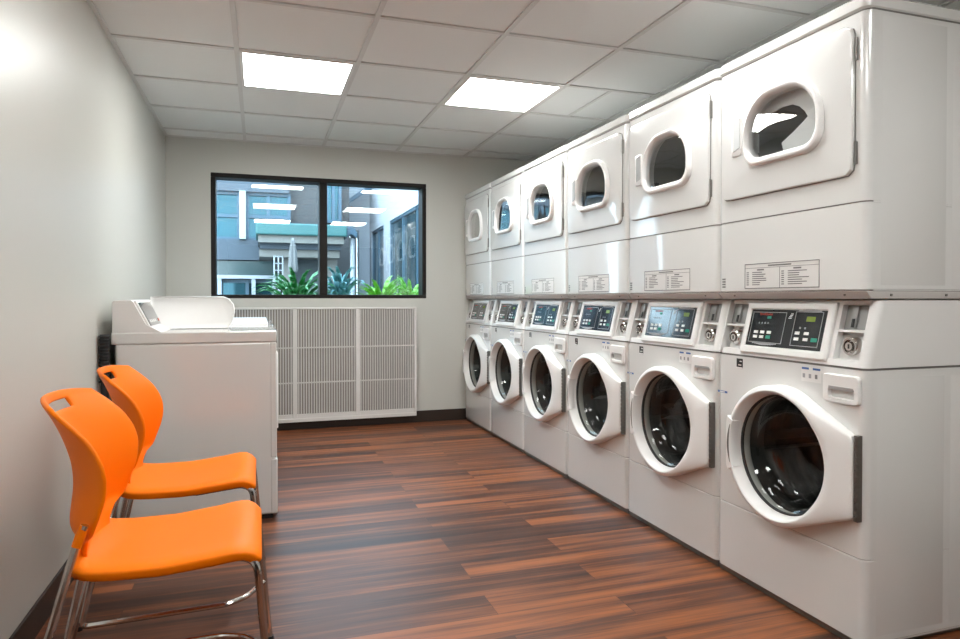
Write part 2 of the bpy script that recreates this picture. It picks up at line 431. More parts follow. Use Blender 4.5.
def circle(c, r, N=96): return [(c[0]+r*math.cos(2*PI*k/N), c[1]+r*math.sin(2*PI*k/N)) for k in range(N)]

WC = (.328, .535)       # centre of the washer door
def make_washer():
    t = empty('front_load_washer', '', 'washer', (0,0,0), 0, 'front-load washers under the dryers')
    b = MB(); holed_column(b, .284, .857, circle(WC, .208), WC); 
    b.box(.03, D, .004, W, .02, .284)
    # pressed panel on the side
    b.hexa([(.045,.0025,.045),(.325,.0025,.045),(.325,.0025,.835),(.045,.0025,.835),(.049,.0012,.05),(.321,.0012,.05),(.321,.0012,.83),(.049,.0012,.83)])
    b.hexa([(.35,.0025,.045),(.69,.0025,.045),(.69,.0025,.835),(.35,.0025,.835),(.354,.0012,.05),(.686,.0012,.05),(.686,.0012,.83),(.354,.0012,.83)])
    b.build('cabinet', M['enamel'], t)
    b = MB(); column(b, .024, .281, be=.004); b.build('lower_panel', M['enamel'], t)
    b = MB(); b.box(.012, .05, .006, W-.002, .002, .026); b.box(.05, D, .02, W-.02, .0, .02); b.build('toe_strip', M['hinge'], t, smooth=0)
    b = MB(); seam_ring(b, .276, .288); b.build('seam', M['seam'], t, smooth=0)
    b = MB(); seam_ring(b, .855, .864); b.build('seam', M['seam'], t, smooth=0)
    # drum
    b = MB(); N = 48
    prof = [(.03, .207), (.05, .196), (.085, .196), (.09, .235)]
    b.loft([yz(circle(WC, r, N), x) for x, r in prof[:3]], True, False, False, 1)
    rings = []
    for k in range(25):
        x = .085+.34*k/24; rings.append(yz([(WC[0]+(.232+.004*math.sin(k*1.6))*math.cos(a), WC[1]+(.232+.004*math.sin(k*1.6))*math.sin(a)) for a in [2*PI*i/N for i in range(N)]], x))
    rings.append(yz(circle(WC, .16, N), .44)); rings.append(yz(circle(WC, .05, N), .415))
    b.loft(rings, True, False, True, 0)
    for k in range(3):       # lifters
        a = PI/2 + k*2*PI/3 + .5; ca, sa = math.cos(a), math.sin(a)
        def P(x, r, w): return (x, WC[0]+r*ca-w*sa, WC[1]+r*sa+w*ca)
        b.hexa([P(.10,.235,-.04),P(.42,.235,-.04),P(.42,.235,.04),P(.10,.235,.04),P(.12,.175,-.012),P(.40,.175,-.012),P(.40,.175,.012),P(.12,.175,.012)], 0)
    b.build('drum', [M['steel'], M['rubber']], t)
    # door: round ring whose right side runs straight to the hinge
    b = MB(); R = .241
    out = hull(circle(WC, R, 120) + [(.031, .655), (.027, .651), (.027, .405), (.031, .401)])
    o0 = star(out, WC); c1 = star(circle(WC, .220), WC); g = star(circle(WC, .206), WC); g2 = star(circle(WC, .201), WC)
    b.loft([yz(o0, -.001), yz(o0, -.044), yz(inset(o0, WC, .004), -.051), yz(inset(o0, WC, .010), -.055),
            yz([( .25*a[0]+.75*c_[0], .25*a[1]+.75*c_[1]) for a, c_ in zip(inset(o0, WC, .010), c1)], -.058),
            yz(c1, -.057), yz(inset(c1, WC, .005), -.053), yz(g, -.010), yz(g2, -.004), yz(g2, .02)], True, False, False)
    b.v = [(x*(.45+.55*min(1, max(0, (y-.026)/.13)))if x < 0 else x, y, z) for x, y, z in b.v]   # thinner towards the hinge
    d = b.build('door', M['plastic_white'], t, smooth=40)
    b = MB(); rg = [yz(circle(WC, r, 64), x) for r, x in ((.201,-.008),(.192,-.004),(.182,.006),(.168,.03),(.155,.058),(.13,.073),(.09,.080),(.04,.083))]
    b.loft(rg, True, False, True); b.build('glass', M['port'], d)
    b = MB(); b.loft([yz(circle(WC, r, 64), x) for r, x in ((.2060,-.010),(.2045,-.014),(.201,-.014),(.1995,-.004),(.201,-.002))], True, False, False)
    b.build('glass_rim', M['rubber'], d)
    # pull handle: flat-sided block cut into the ring on the side away from the hinge
    b = MB(); rr = []
    n = 14
    for k in range(n+1):
        a = math.radians(-24+48*k/n)
        ca, sa = math.cos(a), math.sin(a); ro = min(.250, .2365/ca); z = WC[1]
        ring = [(-.006, WC[0]+.209*ca, z+.209*sa), (-.054, WC[0]+.209*ca, z+.209*sa), (-.061, WC[0]+.213*ca, z+.213*sa), (-.061, WC[0]+(ro-.008)*ca, z+(ro-.008)*sa), (-.054, WC[0]+ro*ca, z+ro*sa), (-.006, WC[0]+ro*ca, z+ro*sa)]
        rr.append(ring)
    b.loft(rr); b.build('handle', M['plastic_white'], d, smooth=30)
    b = MB(); rr = []
    for k in range(n+1):
        a = math.radians(-19+38*k/n); ca, sa = math.cos(a), math.sin(a)
        wv = .0040*math.cos((k/n-.5)*PI)+.0010
        rr.append([(-.0615, WC[0]+(.219-wv)*ca, WC[1]+(.219-wv)*sa), (-.0615, WC[0]+(.219+wv)*ca, WC[1]+(.219+wv)*sa), (-.050, WC[0]+(.219+wv)*ca, WC[1]+(.219+wv)*sa), (-.050, WC[0]+(.219-wv)*ca, WC[1]+(.219-wv)*sa)])
    b.loft(rr); b.build('handle_slot', M['seam'], d, smooth=0)
    b = MB(); b.box(-.018, 0, .012, .0265, .398, .660)
    for k in range(13): b.tube([(-.018,.018,.402+k*.02),(-.018,.018,.415+k*.02)], .006, 8)
    b.build('hinge', M['hinge'], d, smooth=30)
    # soap drawer
    b = MB(); cc = (.0855, .793)
    o0 = star(rrect(.016, .155, .748, .838, .012), cc, 64); i0 = star(rrect(.032, .132, .762, .800, .010), cc, 64)
    b.loft([yz(o0, .0), yz(o0, -.008), yz(inset(o0, cc, .004), -.012), yz(i0, -.012), yz(inset(i0, cc, .006), .012)], True, False, True)
    dr = b.build('detergent_drawer', M['plastic_white'], t)
    b = MB(); b.hexa([(-.013,.036,.790),(-.010,.036,.790),(-.010,.128,.790),(-.013,.128,.790),(-.013,.036,.800),(.008,.036,.803),(.008,.128,.803),(-.013,.128,.800)])
    b.build('drawer_pull', M['grey_plate'], dr, smooth=0)
    # console with coin alcoves
    inc = lambda z: (z-.864)/.206*.052
    def sb(b_, u0, u1, z0, z1, d0, d1, mi=0):
        b_.hexa([(inc(z0)+d0,u0,z0),(inc(z0)+d1,u0,z0),(inc(z0)+d1,u1,z0),(inc(z0)+d0,u1,z0),(inc(z1)+d0,u0,z1),(inc(z1)+d1,u0,z1),(inc(z1)+d1,u1,z1),(inc(z1)+d0,u1,z1)], mi)
    b = MB()
    # side pillars with rounded outer corners, sheared back towards the top
    def pillar(ya, yb_, outer_low):
        rings = []
        for z in (.864, 1.070):
            x = inc(z); r = .026 if outer_low else .011
            if outer_low: pts = [(D, ya)] + [(x+r-r*math.sin(k/5*PI/2), ya+r-r*math.cos(k/5*PI/2)) for k in range(6)] + [(x, yb_), (D, yb_)]
            else: pts = [(D, ya), (x, ya)] + [(x+r-r*math.cos(k/5*PI/2), yb_-r+r*math.sin(k/5*PI/2)) for k in range(6)] + [(D, yb_)]
            rings.append([(p[0], p[1], z) for p in pts])
        b.loft(rings)
    pillar(.002, .032, True); pillar(W-.012, W+.002, False)
    sb(b, .030, W-.026, .864, .884, 0, .30); sb(b, .030, W-.026, 1.056, 1.070, .004, .30)
    sb(b, .030, W-.026, .884, 1.056, .030, .30)
    sb(b, .134, .170, .884, 1.056, .004, .06); sb(b, .540, .566, .884, 1.056, .004, .06)
    for (u0, u1) in ((.030, .134), (.566, .672)): sb(b, u0, u1, .970, .977, .006, .06)
    b.box(.36, D, .004, W, .864, 1.068)
    con = b.build('console', M['panel_white'], t, smooth=30)
    for (u0, u1) in ((.034, .132), (.568, .670)):
        uc = (u0+u1)/2 + .012
        b = MB(); sb(b, u0, u1, .978, 1.054, .024, .032); sb(b, uc-.010, uc+.010, .985, 1.05, .018, .028, 0); b.build('coin_plate', M['alcove_grey'], con, smooth=0)
        b = MB(); sb(b, uc-.004, uc+.004, .985, 1.012, .014, .022); b.build('coin_slot', M['black'], con, smooth=0)
        zc = .926; uc -= .012; xl = inc(zc)+.010; b = MB()
        def cr(r, x): return yz([(uc+r*math.cos(2*PI*k/24), zc+r*math.sin(2*PI*k/24)) for k in range(24)], x)
        b.loft([cr(.029,xl+.024), cr(.029,xl), cr(.026,xl-.004), cr(.021,xl-.004), cr(.019,xl+.006), cr(.015,xl+.006), cr(.013,xl-.006), cr(.004,xl-.006)], True, False, True)
        b.build('coin_box_lock', M['chrome'], con)
        b = MB(); b.box(xl-.0075, xl-.005, uc-.002, uc+.002, zc-.007, zc+.007); b.build('key_slot', M['black'], con, smooth=0)
    # control panel
    def ring_in(u0, u1, z0, z1, d, r): return [(inc(p[1])+d, p[0], p[1]) for p in rrect(u0, u1, z0, z1, r, 4)]
    b = MB(); b.loft([ring_in(.148,.558,.872,1.064,.03,.006), ring_in(.150,.556,.874,1.062,-.006,.006), ring_in(.155,.551,.880,1.057,-.011,.006),
                      ring_in(.1735,.5335,.898,1.041,-.011,.003), ring_in(.1785,.5285,.903,1.036,-.006,.002)])
    cp = b.build('control_panel', M['panel_white'], t, smooth=30)
    b = MB(); sb(b, .179, .528, .9035, 1.0355, -.0085, -.0055)
    b.build('display', M['screen'], cp, smooth=0)
    def flat(b_, ua, ub, za, zb, mi=0, d=-.0092): sb(b_, min(ua,ub)+.0155, max(ua,ub)+.0155, za, zb, d, d+.0015, mi)
    b = MB(); lw = .0022
    # photo left = larger u.  left panel
    for (ua, ub, za, zb) in ((.503,.337,.916,1.027), (.296,.176,.914,1.031)):
        flat(b, ua, ua-lw, za, zb); flat(b, ub+lw, ub, za, zb); flat(b, ua, ub, za, za+lw); flat(b, ua, ub, zb-lw, zb)
    for (ua, ub, z) in ((.48,.36,.914), (.286,.186,1.033)):
        n = 10
        for k in range(n):
            a0 = ua+(ub-ua)*k/n; a1 = ua+(ub-ua)*(k+1)/n; h = .006*math.sin(PI*(k+.5)/n)
            flat(b, a0, a1, z-.001-(h if z < .95 else 0), z+.001+(0 if z < .95 else h))
    for k in range(4): flat(b, .466-k*.015, .461-k*.015, .984, .990)
    for k in range(2): flat(b, .268-k*.022, .261-k*.022, .972, .979)
    b.build('panel_print', M['grey_line'], cp, smooth=0)
    b = MB(); 
    for k in range(4): flat(b, .330-.003*k-.004, .312-.002*k, 1.006+.005*k, 1.0085+.005*k)
    b.build('emblem', M['white_key'], cp, smooth=0)
    for (u, z, w, h, m, nm) in [(.470,.954,.020,.010,'w',0),(.438,.954,.020,.010,'w',0),(.405,.954,.020,.010,'w',0),(.470,.937,.020,.010,'w',0),(.438,.937,.020,.010,'w',0),(.405,.937,.022,.012,'g',0),
                             (.272,.958,.020,.010,'w',0),(.232,.958,.020,.010,'w',0),(.272,.938,.020,.010,'w',0),(.232,.938,.020,.010,'w',0),(.195,.938,.026,.013,'g',0)]:
        b = MB(); flat(b, u+w/2, u-w/2, z-h/2, z+h/2, 0, -.0105); b.build('button', M['white_key' if m == 'w' else 'green_key'], cp, smooth=0)
    b = MB(); flat(b, .428, .408, 1.003, 1.012); b.build('cycle_readout', M['green_key'], cp, smooth=0)
    b = MB(); flat(b, .244, .206, .998, 1.015); b.build('time_readout', M['lcd'], cp, smooth=0)
    al = math.atan2(.052, .206)
    mt = Matrix(((0, math.sin(al), -math.cos(al), inc(1.0155)-.0094), (-1, 0, 0, .484), (0, math.cos(al), math.sin(al), 1.0155), (0,0,0,1)))
    text_mesh('brand_lettering', 'SpeedQueen', .0125, M['red_print'], cp, mt)
    # stickers on the front
    b = MB(); b.box(-.0012, 0, .540, .573, .812, .848, 0)
    b.box(-.0018, -.001, .543, .556, .836, .840, 1); b.box(-.0018, -.001, .546, .564, .822, .826, 1); b.box(-.0018, -.001, .540, .573, .812, .816, 1)
    b.build('emblem_sticker', [M['black'], M['label']], t, smooth=0)
    b = MB(); b.box(-.001, 0, .170, .252, .800, .848, 1)
    b.box(-.0016, -.0008, .220, .250, .840, .847, 0); b.box(-.0016, -.0008, .172, .203, .840, .847, 0)
    for k in range(3): b.box(-.0016, -.0008, .236-k*.026, .246-k*.026, .812, .826, 2 if k != 2 else 3)
    b.build('wash_guide_sticker', [M['blue_print'], M['label'], M['grey_line'], M['ink']], t, smooth=0)
    b = MB(); b.box(-.001, 0, .626, .682, .706, .714, 0); b.box(-.0016, -.0008, .64, .67, .708, .7115, 1)
    b.build('blue_strip_sticker', [M['blue_print'], M['label']], t, smooth=0)
    return t
M['lcd'] = mat('olive_readout', (0.17, 0.24, 0.03), 0.25, vary=0.05)

DCZ = (.332, 1.686)
def make_dryer(pale):
    t = empty('stacked_dryer', '', 'dryer', (0,0,1.074), 0, 'tumble dryers stacked on the washers')
    z0 = -1.074
    def put(b_, name, m, par=t, **k):
        if par is t:
            b_.v = [(x, y, z+z0) for x, y, z in b_.v]
        else: b_.v = [(x, y, z+z0) for x, y, z in b_.v]
        return b_.build(name, m, par, **k)
    hole = rrect(.174, .492, 1.583, 1.791, (.125, .125, .055, .055), 10)
    hole_b = rrect(.160, .502, 1.567, 1.806, (.14, .14, .065, .065), 10)
    b = MB(); holed_column(b, 1.372, 1.944, hole_b, DCZ)
    b.box(.03, D, .004, W, 1.10, 1.372)
    b.hexa([(.055,.0025,1.115),(.325,.0025,1.115),(.325,.0025,1.93),(.055,.0025,1.93),(.058,.0014,1.118),(.322,.0014,1.118),(.322,.0014,1.927),(.058,.0014,1.927)])
    b.hexa([(.35,.0025,1.115),(.69,.0025,1.115),(.69,.0025,1.93),(.35,.0025,1.93),(.353,.0014,1.118),(.687,.0014,1.118),(.687,.0014,1.927),(.353,.0014,1.927)])
    put(b, 'cabinet', M['enamel'])
    b = MB(); column(b, 1.101, 1.3685, be=.004); put(b, 'lower_panel', M['enamel'])
    b = MB(); seam_ring(b, 1.362, 1.376); put(b, 'seam', M['seam'], smooth=0)
    b = MB(); seam_ring(b, 1.940, 1.954); put(b, 'seam', M['seam'], smooth=0)
    b = MB(); b.box(.03, D-.02, .005, W-.002, 1.095, 1.104); put(b, 'seam', M['seam'], smooth=0)
    b = MB(); column(b, 1.950, 1.992, r=.026, x0=-.004, be=.006); put(b, 'top_cap', M['enamel'])
    b = MB()   # base lip, front edge turned under
    b.hexa([(.022,.004,1.0745),(D,.004,1.0745),(D,W,1.0745),(.022,W,1.0745),(.003,.004,1.099),(D,.004,1.099),(D,W,1.099),(.003,W,1.099)])
    put(b, 'base_lip', M['shaded_lip'], bevel=.003)
    for (x, y) in ((.10, 0), (.33, 0)):
        b = MB(); b.tube([(x,.004,1.087),(x,.0005,1.087)], .004, 10); put(b, 'screw', M['hinge'])
    for y in (.09, .60):
        b = MB(); b.tube([(.012,y,1.087),(.0095,y,1.0885)], .004, 8); put(b, 'screw', M['hinge'])
    # drum
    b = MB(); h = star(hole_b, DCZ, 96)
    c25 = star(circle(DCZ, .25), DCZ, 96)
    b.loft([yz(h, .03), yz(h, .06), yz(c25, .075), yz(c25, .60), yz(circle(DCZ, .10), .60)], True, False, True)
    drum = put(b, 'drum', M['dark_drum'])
    if pale:  # added white plate, shaped like a ceiling reflection in the glass
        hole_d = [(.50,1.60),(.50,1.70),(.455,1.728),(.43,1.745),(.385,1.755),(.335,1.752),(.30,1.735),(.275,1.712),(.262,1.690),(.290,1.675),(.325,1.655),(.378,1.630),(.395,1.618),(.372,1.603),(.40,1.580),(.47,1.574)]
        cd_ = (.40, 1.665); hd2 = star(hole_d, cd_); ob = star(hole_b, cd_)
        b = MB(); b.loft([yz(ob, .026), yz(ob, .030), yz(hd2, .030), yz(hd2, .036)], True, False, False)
        put(b, 'reflection_plate', M['reflection_white'], drum, smooth=30)
    # door
    b = MB(); o0 = star(rrect(.045, .650, 1.453, 1.911, .030), DCZ); i0 = star(hole_b, DCZ)
    b.loft([yz(o0, -.001), yz(o0, -.010), yz(inset(o0, DCZ, .004), -.014), yz(inset(o0, DCZ, .012), -.015), yz(i0, -.015), yz(i0, .02)], True, False, False)
    d = put(b, 'door', M['enamel'], smooth=30)
    b = MB(); o1 = star(rrect(.0435, .6515, 1.4515, 1.9125, .031), DCZ); b.loft([yz(o1, 0.0), yz(o1, -.0035), yz(inset(o1, DCZ, .004), -.0035)], True, False, False)
    put(b, 'door_gasket', M['seam'], d, smooth=0)
    b = MB()
    e0 = star(rrect(.150, .510, 1.556, 1.818, (.15,.15,.072,.072), 10), DCZ); e1 = star(hole, DCZ)
    b.loft([yz(e0, -.012), yz(e0, -.028), yz(inset(e0, DCZ, .003), -.034), yz(inset(e0, DCZ, .010), -.037), yz([(a[0]*.35+c[0]*.65, a[1]*.35+c[1]*.65) for a, c in zip(e0, e1)], -.035), yz(e1, -.024), yz(inset(e1, DCZ, .004), .0)], True, False, False)
    put(b, 'window_bezel', M['plastic_white'], d, smooth=40)
    b = MB(); b.loft([yz(inset(e1, DCZ, dd), x) for dd, x in ((.0005,-.018),(.03,-.019),(.08,-.0195))], True, False, True); put(b, 'window_glass', M['dport'], d)
    # handle: pale flange with a grey plate
    b = MB(); cc = (.558, 1.685); oo = star(rrect(.531, .586, 1.612, 1.756, .006), cc, 48)
    b.loft([yz(oo, -.014), yz(oo, -.019), yz(inset(oo, cc, .003), -.021)]); hd_ = put(b, 'handle', M['plastic_white'], d)
    b = MB(); b.hexa([(-.0235,.535,1.640),(-.020,.535,1.640),(-.020,.570,1.630),(-.0235,.570,1.630),(-.0235,.535,1.752),(-.020,.535,1.752),(-.020,.570,1.742),(-.0235,.570,1.742)]); put(b, 'handle_plate', M['grey_plate'], d, smooth=0)
    for zc in (1.835, 1.520):
        b = MB(); b.box(-.006, 0, .036, .0425, zc-.034, zc+.034); b.tube([(-.006,.0395,zc-.036),(-.006,.0395,zc+.036)], .0032, 8); put(b, 'hinge', M['hinge'], d, smooth=30)
    # printed instructions
    b = MB(); la, lb, lz0, lz1 = .530, .178, 1.112, 1.204
    b.box(-.001, 0, lb, la, lz0, lz1, 0); e = .003
    for (ya, yb_, za, zb) in ((la-e,la,lz0,lz1),(lb,lb+e,lz0,lz1),(lb,la,lz0,lz0+e),(lb,la,lz1-e,lz1),(.352,.354,lz0,lz1-.016),(lb,la,lz1-.017,lz1-.0155)): b.box(-.0015,-.0008,ya,yb_,za,zb,1)
    b.box(-.0015,-.0008,.30,.41,lz1-.012,lz1-.007,1)
    rnd = random.Random(3)
    for (ca_, cw) in ((.520,.15),(.345,.15)):
        b.box(-.0015,-.0008,ca_-.09,ca_-.055,lz1-.026,lz1-.021,1)
        for k in range(7):
            z = lz1-.034-k*.0075; w = rnd.uniform(.4,1)*cw*.62
            b.box(-.0015,-.0008,ca_-.012,ca_,z,z+.0035,1); b.box(-.0015,-.0008,ca_-.03-w,ca_-.03,z,z+.003,1)
    put(b, 'instruction_label', [M['label'], M['ink']], smooth=0)
    b = MB()
    for k in range(4): b.box(-.0012,0,.640,.658,1.118+k*.010,1.124+k*.010)
    put(b, 'rating_mark', M['ink'], smooth=0)
    return t

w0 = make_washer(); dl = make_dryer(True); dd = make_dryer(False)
ordw = ['nearest the camera, side panel in view', 'second from the camera', 'third from the camera', 'third from the window wall', 'second from the window wall', 'farthest from the camera, against the window wall']
wl = ['white front-load washer ', ] 
for i in range(6):
    o = w0 if i == 0 else copy_tree(w0)
    o.location = (XF, YN+i*U, 0); o['label'] = 'white front-load washer on the floor, ' + ordw[i]
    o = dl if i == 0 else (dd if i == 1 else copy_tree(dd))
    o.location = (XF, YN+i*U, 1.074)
    o['label'] = 'white dryer on top of a washer, ' + (ordw[i] if i else 'nearest the camera, whitish reflections in its porthole')

# ------------------------------------------------------------------ washers along the left wall
LX0, LX1, LW, LT = -0.638, 0.078, 0.69, 0.92
def make_top_washer(openlid):
    t = empty('wall_washer', '', 'washer', (LX0, 3.4, 0), 0, 'low white washers along the left wall')
    d = LX1-LX0
    b = MB(); b.box(.012, d-.004, .004, LW-.004, .022, .866); b.build('cabinet', M['enamel'], t, bevel=.012, bseg=3)
    b = MB(); b.box(d-.030, d+.001, .002, LW-.002, .300, .864); b.build('front_panel', M['enamel'], t, bevel=.006)
    b = MB(); b.box(d-.030, d+.004, .002, LW-.002, .024, .294); b.build('kick_panel', M['enamel'], t, bevel=.008, bseg=3)
    b = MB(); b.box(.03, d-.02, .02, LW-.02, 0, .024); b.build('toe_base', M['black'], t, smooth=0)
    b = MB(); b.box(d, d+.010, .12, LW-.12, .42, .80); b.build('loading_door', M['plastic_white'], t, bevel=.006)
    b = MB(); b.box(-.004, d+.002, 0, LW, .864, LT); b.build('top_panel', M['enamel'], t, bevel=.008, bseg=3)
    b = MB()    # sloping console at the back
    r0 = [(.0,LT-.004),(.0,1.058),(.008,1.068),(.078,1.070),(.088,1.062),(.142,.955),(.215,LT-.004)]
    c = (.08, .98)
    def ring(y, k): return [(c[0]+(p[0]-c[0])*k, y, c[1]+(p[1]-c[1])*k if p[1] > LT else p[1]) for p in r0]
    b.loft([ring(.004,.97), ring(.010,1), ring(LW-.010,1), ring(LW-.004,.97)])
    con = b.build('console', M['panel_white'], t, smooth=30)
    # tilted control panel: white plate, dark screen
    n = Vector((1.0, 0, .50)).normalized(); u = Vector((.50, 0, -1.0)).normalized()
    def plate(b_, s0, s1, y0_, y1_, h, h0=-.01):
        A = Vector((.090, 0, 1.060))
        pts = []
        for hh in (h0, h):
            for (s, y) in ((s0,y0_),(s1,y0_),(s1,y1_),(s0,y1_)):
                p = A+u*s+n*hh; pts.append((p.x, y, p.z))
        b_.hexa(pts)
    b = MB(); plate(b, -.004, .146, .014, LW-.03, .010, -.03); cp = b.build('control_panel', M['plastic_white'], t, bevel=.004)
    b = MB(); plate(b, .010, .130, .030, LW-.05, .013, .009); b.build('display', M['screen'], cp, smooth=0)
    b = MB()
    for k in range(4): plate(b, .100, .114, .06+k*.05, .09+k*.05, .0145, .012)
    b.build('button', M['white_key'], cp, smooth=0)
    b = MB(); plate(b, .100, .114, .33, .50, .0145, .012); b.build('red_key_strip', M['red_print'], cp, smooth=0)
    # lid
    b = MB()
    if openlid:
        y = .335; zt = 1.088
        prof = [(.105,LT+.002),(.482,LT+.002),(.502,LT+.03),(.515,LT+.085),(.508,LT+.125),(.485,LT+.155),(.455,zt),(.105,zt)]
        cx = (.3, 1.0)
        r_ = lambda yy, k: [(cx[0]+(p[0]-cx[0])*k, yy, cx[1]+(p[1]-cx[1])*k) for p in prof]
        b.loft([r_(y,.90), r_(y-.012,.985), r_(y,.999), r_(y+.03,1.0), r_(y+.04,.97)])
        b.v = [(x, yv+(z-LT)*.35, z) for x, yv, z in b.v]
        b.build('raised_lid', M['plastic_white'], t, smooth=50)
    else:
        b.box(.24, d-.03, .05, LW-.05, LT-.004, LT+.012); b.build('lid', M['plastic_white'], t, bevel=.006)
    return t
tw = make_top_washer(True); tw2 = make_top_washer(False)
tw.location = (LX0, 3.40, 0); tw['label'] = 'low white washer beside the orange chairs, lid raised, side panel in view'
tw2.location = (LX0, 4.10, 0); tw2['label'] = 'low white washer just behind the one with the raised lid, only its top seen'
tw3 = copy_tree(tw2); tw3.location = (LX0, 4.80, 0); tw3['label'] = 'low white washer closest to the heater cover, only its top edge seen'

# black corrugated hose between the washer and the wall
b = MB(); pts = []; rad = []
for k in range(60):
    z = .70+.215*k/59; pts.append((-.661, 3.368, z)); rad.append(.0235 if k % 4 < 2 else .0195)
b.tube(pts, rad, 12)
b.tube(bend([(-.661,3.368,.70),(-.661,3.368,.30),(-.661,3.40,.12),(-.661,3.50,.016),(-.661,3.7,.016)],.06), .016, 10)
tag(b.build('drain_hose', M['hose']), 'black hose standing between the left wall and the low white washer', 'hose')

# ------------------------------------------------------------------ orange stacking chairs
def interp(tab, z):
    if z <= tab[0][0]: return tab[0][1]
    for (a, va), (c, vc) in zip(tab, tab[1:]):
        if z <= c:
            t_ = (z-a)/(c-a); return va+(vc-va)*t_
    return tab[-1][1]
def smooth_interp(tab, z, w=.02): return sum(interp(tab, z+w*k/2) for k in (-2,-1,0,1,2))/5

def make_chair():
    # local: x forwards (front edge of seat at 0), y across, z up
    t = empty('stacking_chair', '', 'chair', (0,0,0), 0, 'orange stacking chairs along the left wall')
    # seat shell
    nx, ny = 22, 20; v = []; f = []
    ztab = [(-.445,.452),(-.42,.441),(-.36,.436),(-.24,.436),(-.12,.448),(-.06,.456),(-.03,.453),(-.012,.440),(0.0,.415)]
    wtab = [(-.445,.175),(-.43,.198),(-.39,.208),(-.2,.220),(-.06,.228),(-.02,.224),(0,.205)]
    for i in range(nx+1):
        x = -.445 + .445*i/nx
        for j in range(ny+1):
            s = -1+2*j/ny
            z = smooth_interp(ztab, x, .015)
            z -= .012*(1-abs(s)**2)*max(0, 1-abs((x+.22)/.2)**2)
            z -= .010*max(0, abs(s)-.88)/.12
            if x < -.38: z += (.012*(1-abs(s)**2))*((-.38-x)/.065)
            v.append((x, s*smooth_interp(wtab, x, .01), z))
    for i in range(nx):
        for j in range(ny):
            a = i*(ny+1)+j; f.append((a, a+ny+1, a+ny+2, a+1))
    b = MB(); b.add(v, f); seat = b.build('seat', M['orange'], t, smooth=180)
    sd = seat.modifiers.new('thickness', 'SOLIDIFY'); sd.thickness = .027; sd.offset = -1
    bv = seat.modifiers.new('round', 'BEVEL'); bv.width = .006; bv.segments = 2; bv.limit_method = 'ANGLE'; bv.angle_limit = math.radians(50)
    # back shell, hollowed, with a hand slot
    wt = [(.435,.135),(.478,.138),(.488,.160),(.498,.192),(.51,.203),(.55,.208),(.60,.217),(.66,.226),(.70,.226),(.75,.221),(.79,.213),(.815,.205),(.835,.190)]
    xc = [(.435,-.420),(.465,-.448),(.50,-.472),(.54,-.470),(.60,-.462),(.66,-.466),(.72,-.484),(.78,-.508),(.835,-.536)]
    ex = [(.435,.002),(.47,.030),(.50,.078),(.54,.090),(.62,.108),(.68,.112),(.72,.106),(.76,.090),(.80,.070),(.835,.052)]
    zs = [.428+.0118*k for k in range(35)]
    ns = 24; v = []; f = []; kill = set()
    for i, z in enumerate(zs):
        for j in range(ns+1):
            s = -1+2*j/ns
            zz = z - (.014*abs(s)**3*max(0, (z-.74)/.09) if z > .74 else 0)
            v.append((smooth_interp(xc, z)+smooth_interp(ex, z)*abs(s)**2.0, s*smooth_interp(wt, z, .010), zz))
    for i in range(len(zs)-1):
        for j in range(ns):
            if .772 < zs[i] < .802 and 7 <= j <= 16: continue
            a = i*(ns+1)+j; f.append((a, a+1, a+ns+2, a+ns+1))
    b = MB(); b.add(v, f); bk = b.build('backrest', M['orange'], t, smooth=180)
    sd = bk.modifiers.new('thickness', 'SOLIDIFY'); sd.thickness = .011; sd.offset = -1
    bv = bk.modifiers.new('round', 'BEVEL'); bv.width = .004; bv.segments = 2; bv.limit_method = 'ANGLE'; bv.angle_limit = math.radians(50)
    # frame
    r = .0095
    for s in (-1, 1):
        y = s*.210
        b = MB(); b.tube(bend([(-.20,s*.165,.400),(-.045,s*.190,.422),(-.014,y,.408),(.020,y,.012)],.03), r, 10); lg = b.build('leg', M['chrome'], t)
        b = MB(); b.tube([(.0195,y,.016),(.0205,y,0)], .013, 12); b.build('glide', M['black'], lg)
        b = MB(); b.tube(bend([(-.396,s*.211,.545),(-.412,s*.213,.505),(-.548,s*.214,.012)],.03), r, 10); lg = b.build('leg', M['chrome'], t)
        b = MB(); b.tube([(-.547,s*.216,.016),(-.549,s*.216,0)], .013, 12); b.build('glide', M['black'], lg)
        b = MB(); b.tube(bend([(.004,s*.207,.190),(-.045,s*.125,.185),(-.10,s*.095,.182),(-.475,s*.090,.175),(-.425,s*.090,.418)],.02), .0075, 10); b.build('stretcher', M['chrome'], t)
        b = MB(); b.tube([(-.20,s*.165,.400),(-.36,s*.165,.402),(-.405,s*.160,.415)], r*.9, 10); b.build('side_rail', M['chrome'], t)
        # plastic boot where the back meets the rear leg
        b = MB(); b.tube([(-.397,s*.210,.545),(-.406,s*.211,.520),(-.414,s*.212,.496)], [.010,.012,.011], 10); b.build('leg_socket', M['orange'], t)
    return t
ch = make_chair(); ch.location = (.006, 1.980, 0); ch['label'] = 'orange plastic stacking chair closest to the camera, on chrome legs by the left wall'
c2 = copy_tree(ch); c2.location = (-.012, 2.668, 0); c2['label'] = 'orange plastic stacking chair partly behind the nearer one, next to the low white washer'

# ------------------------------------------------------------------ courtyard beyond the window
b = MB(); b.box(-9, 9, YB+.2, 24, -.25, -.05); struct(b.build('ground', M['paving'], smooth=0))
Y0 = 15.0
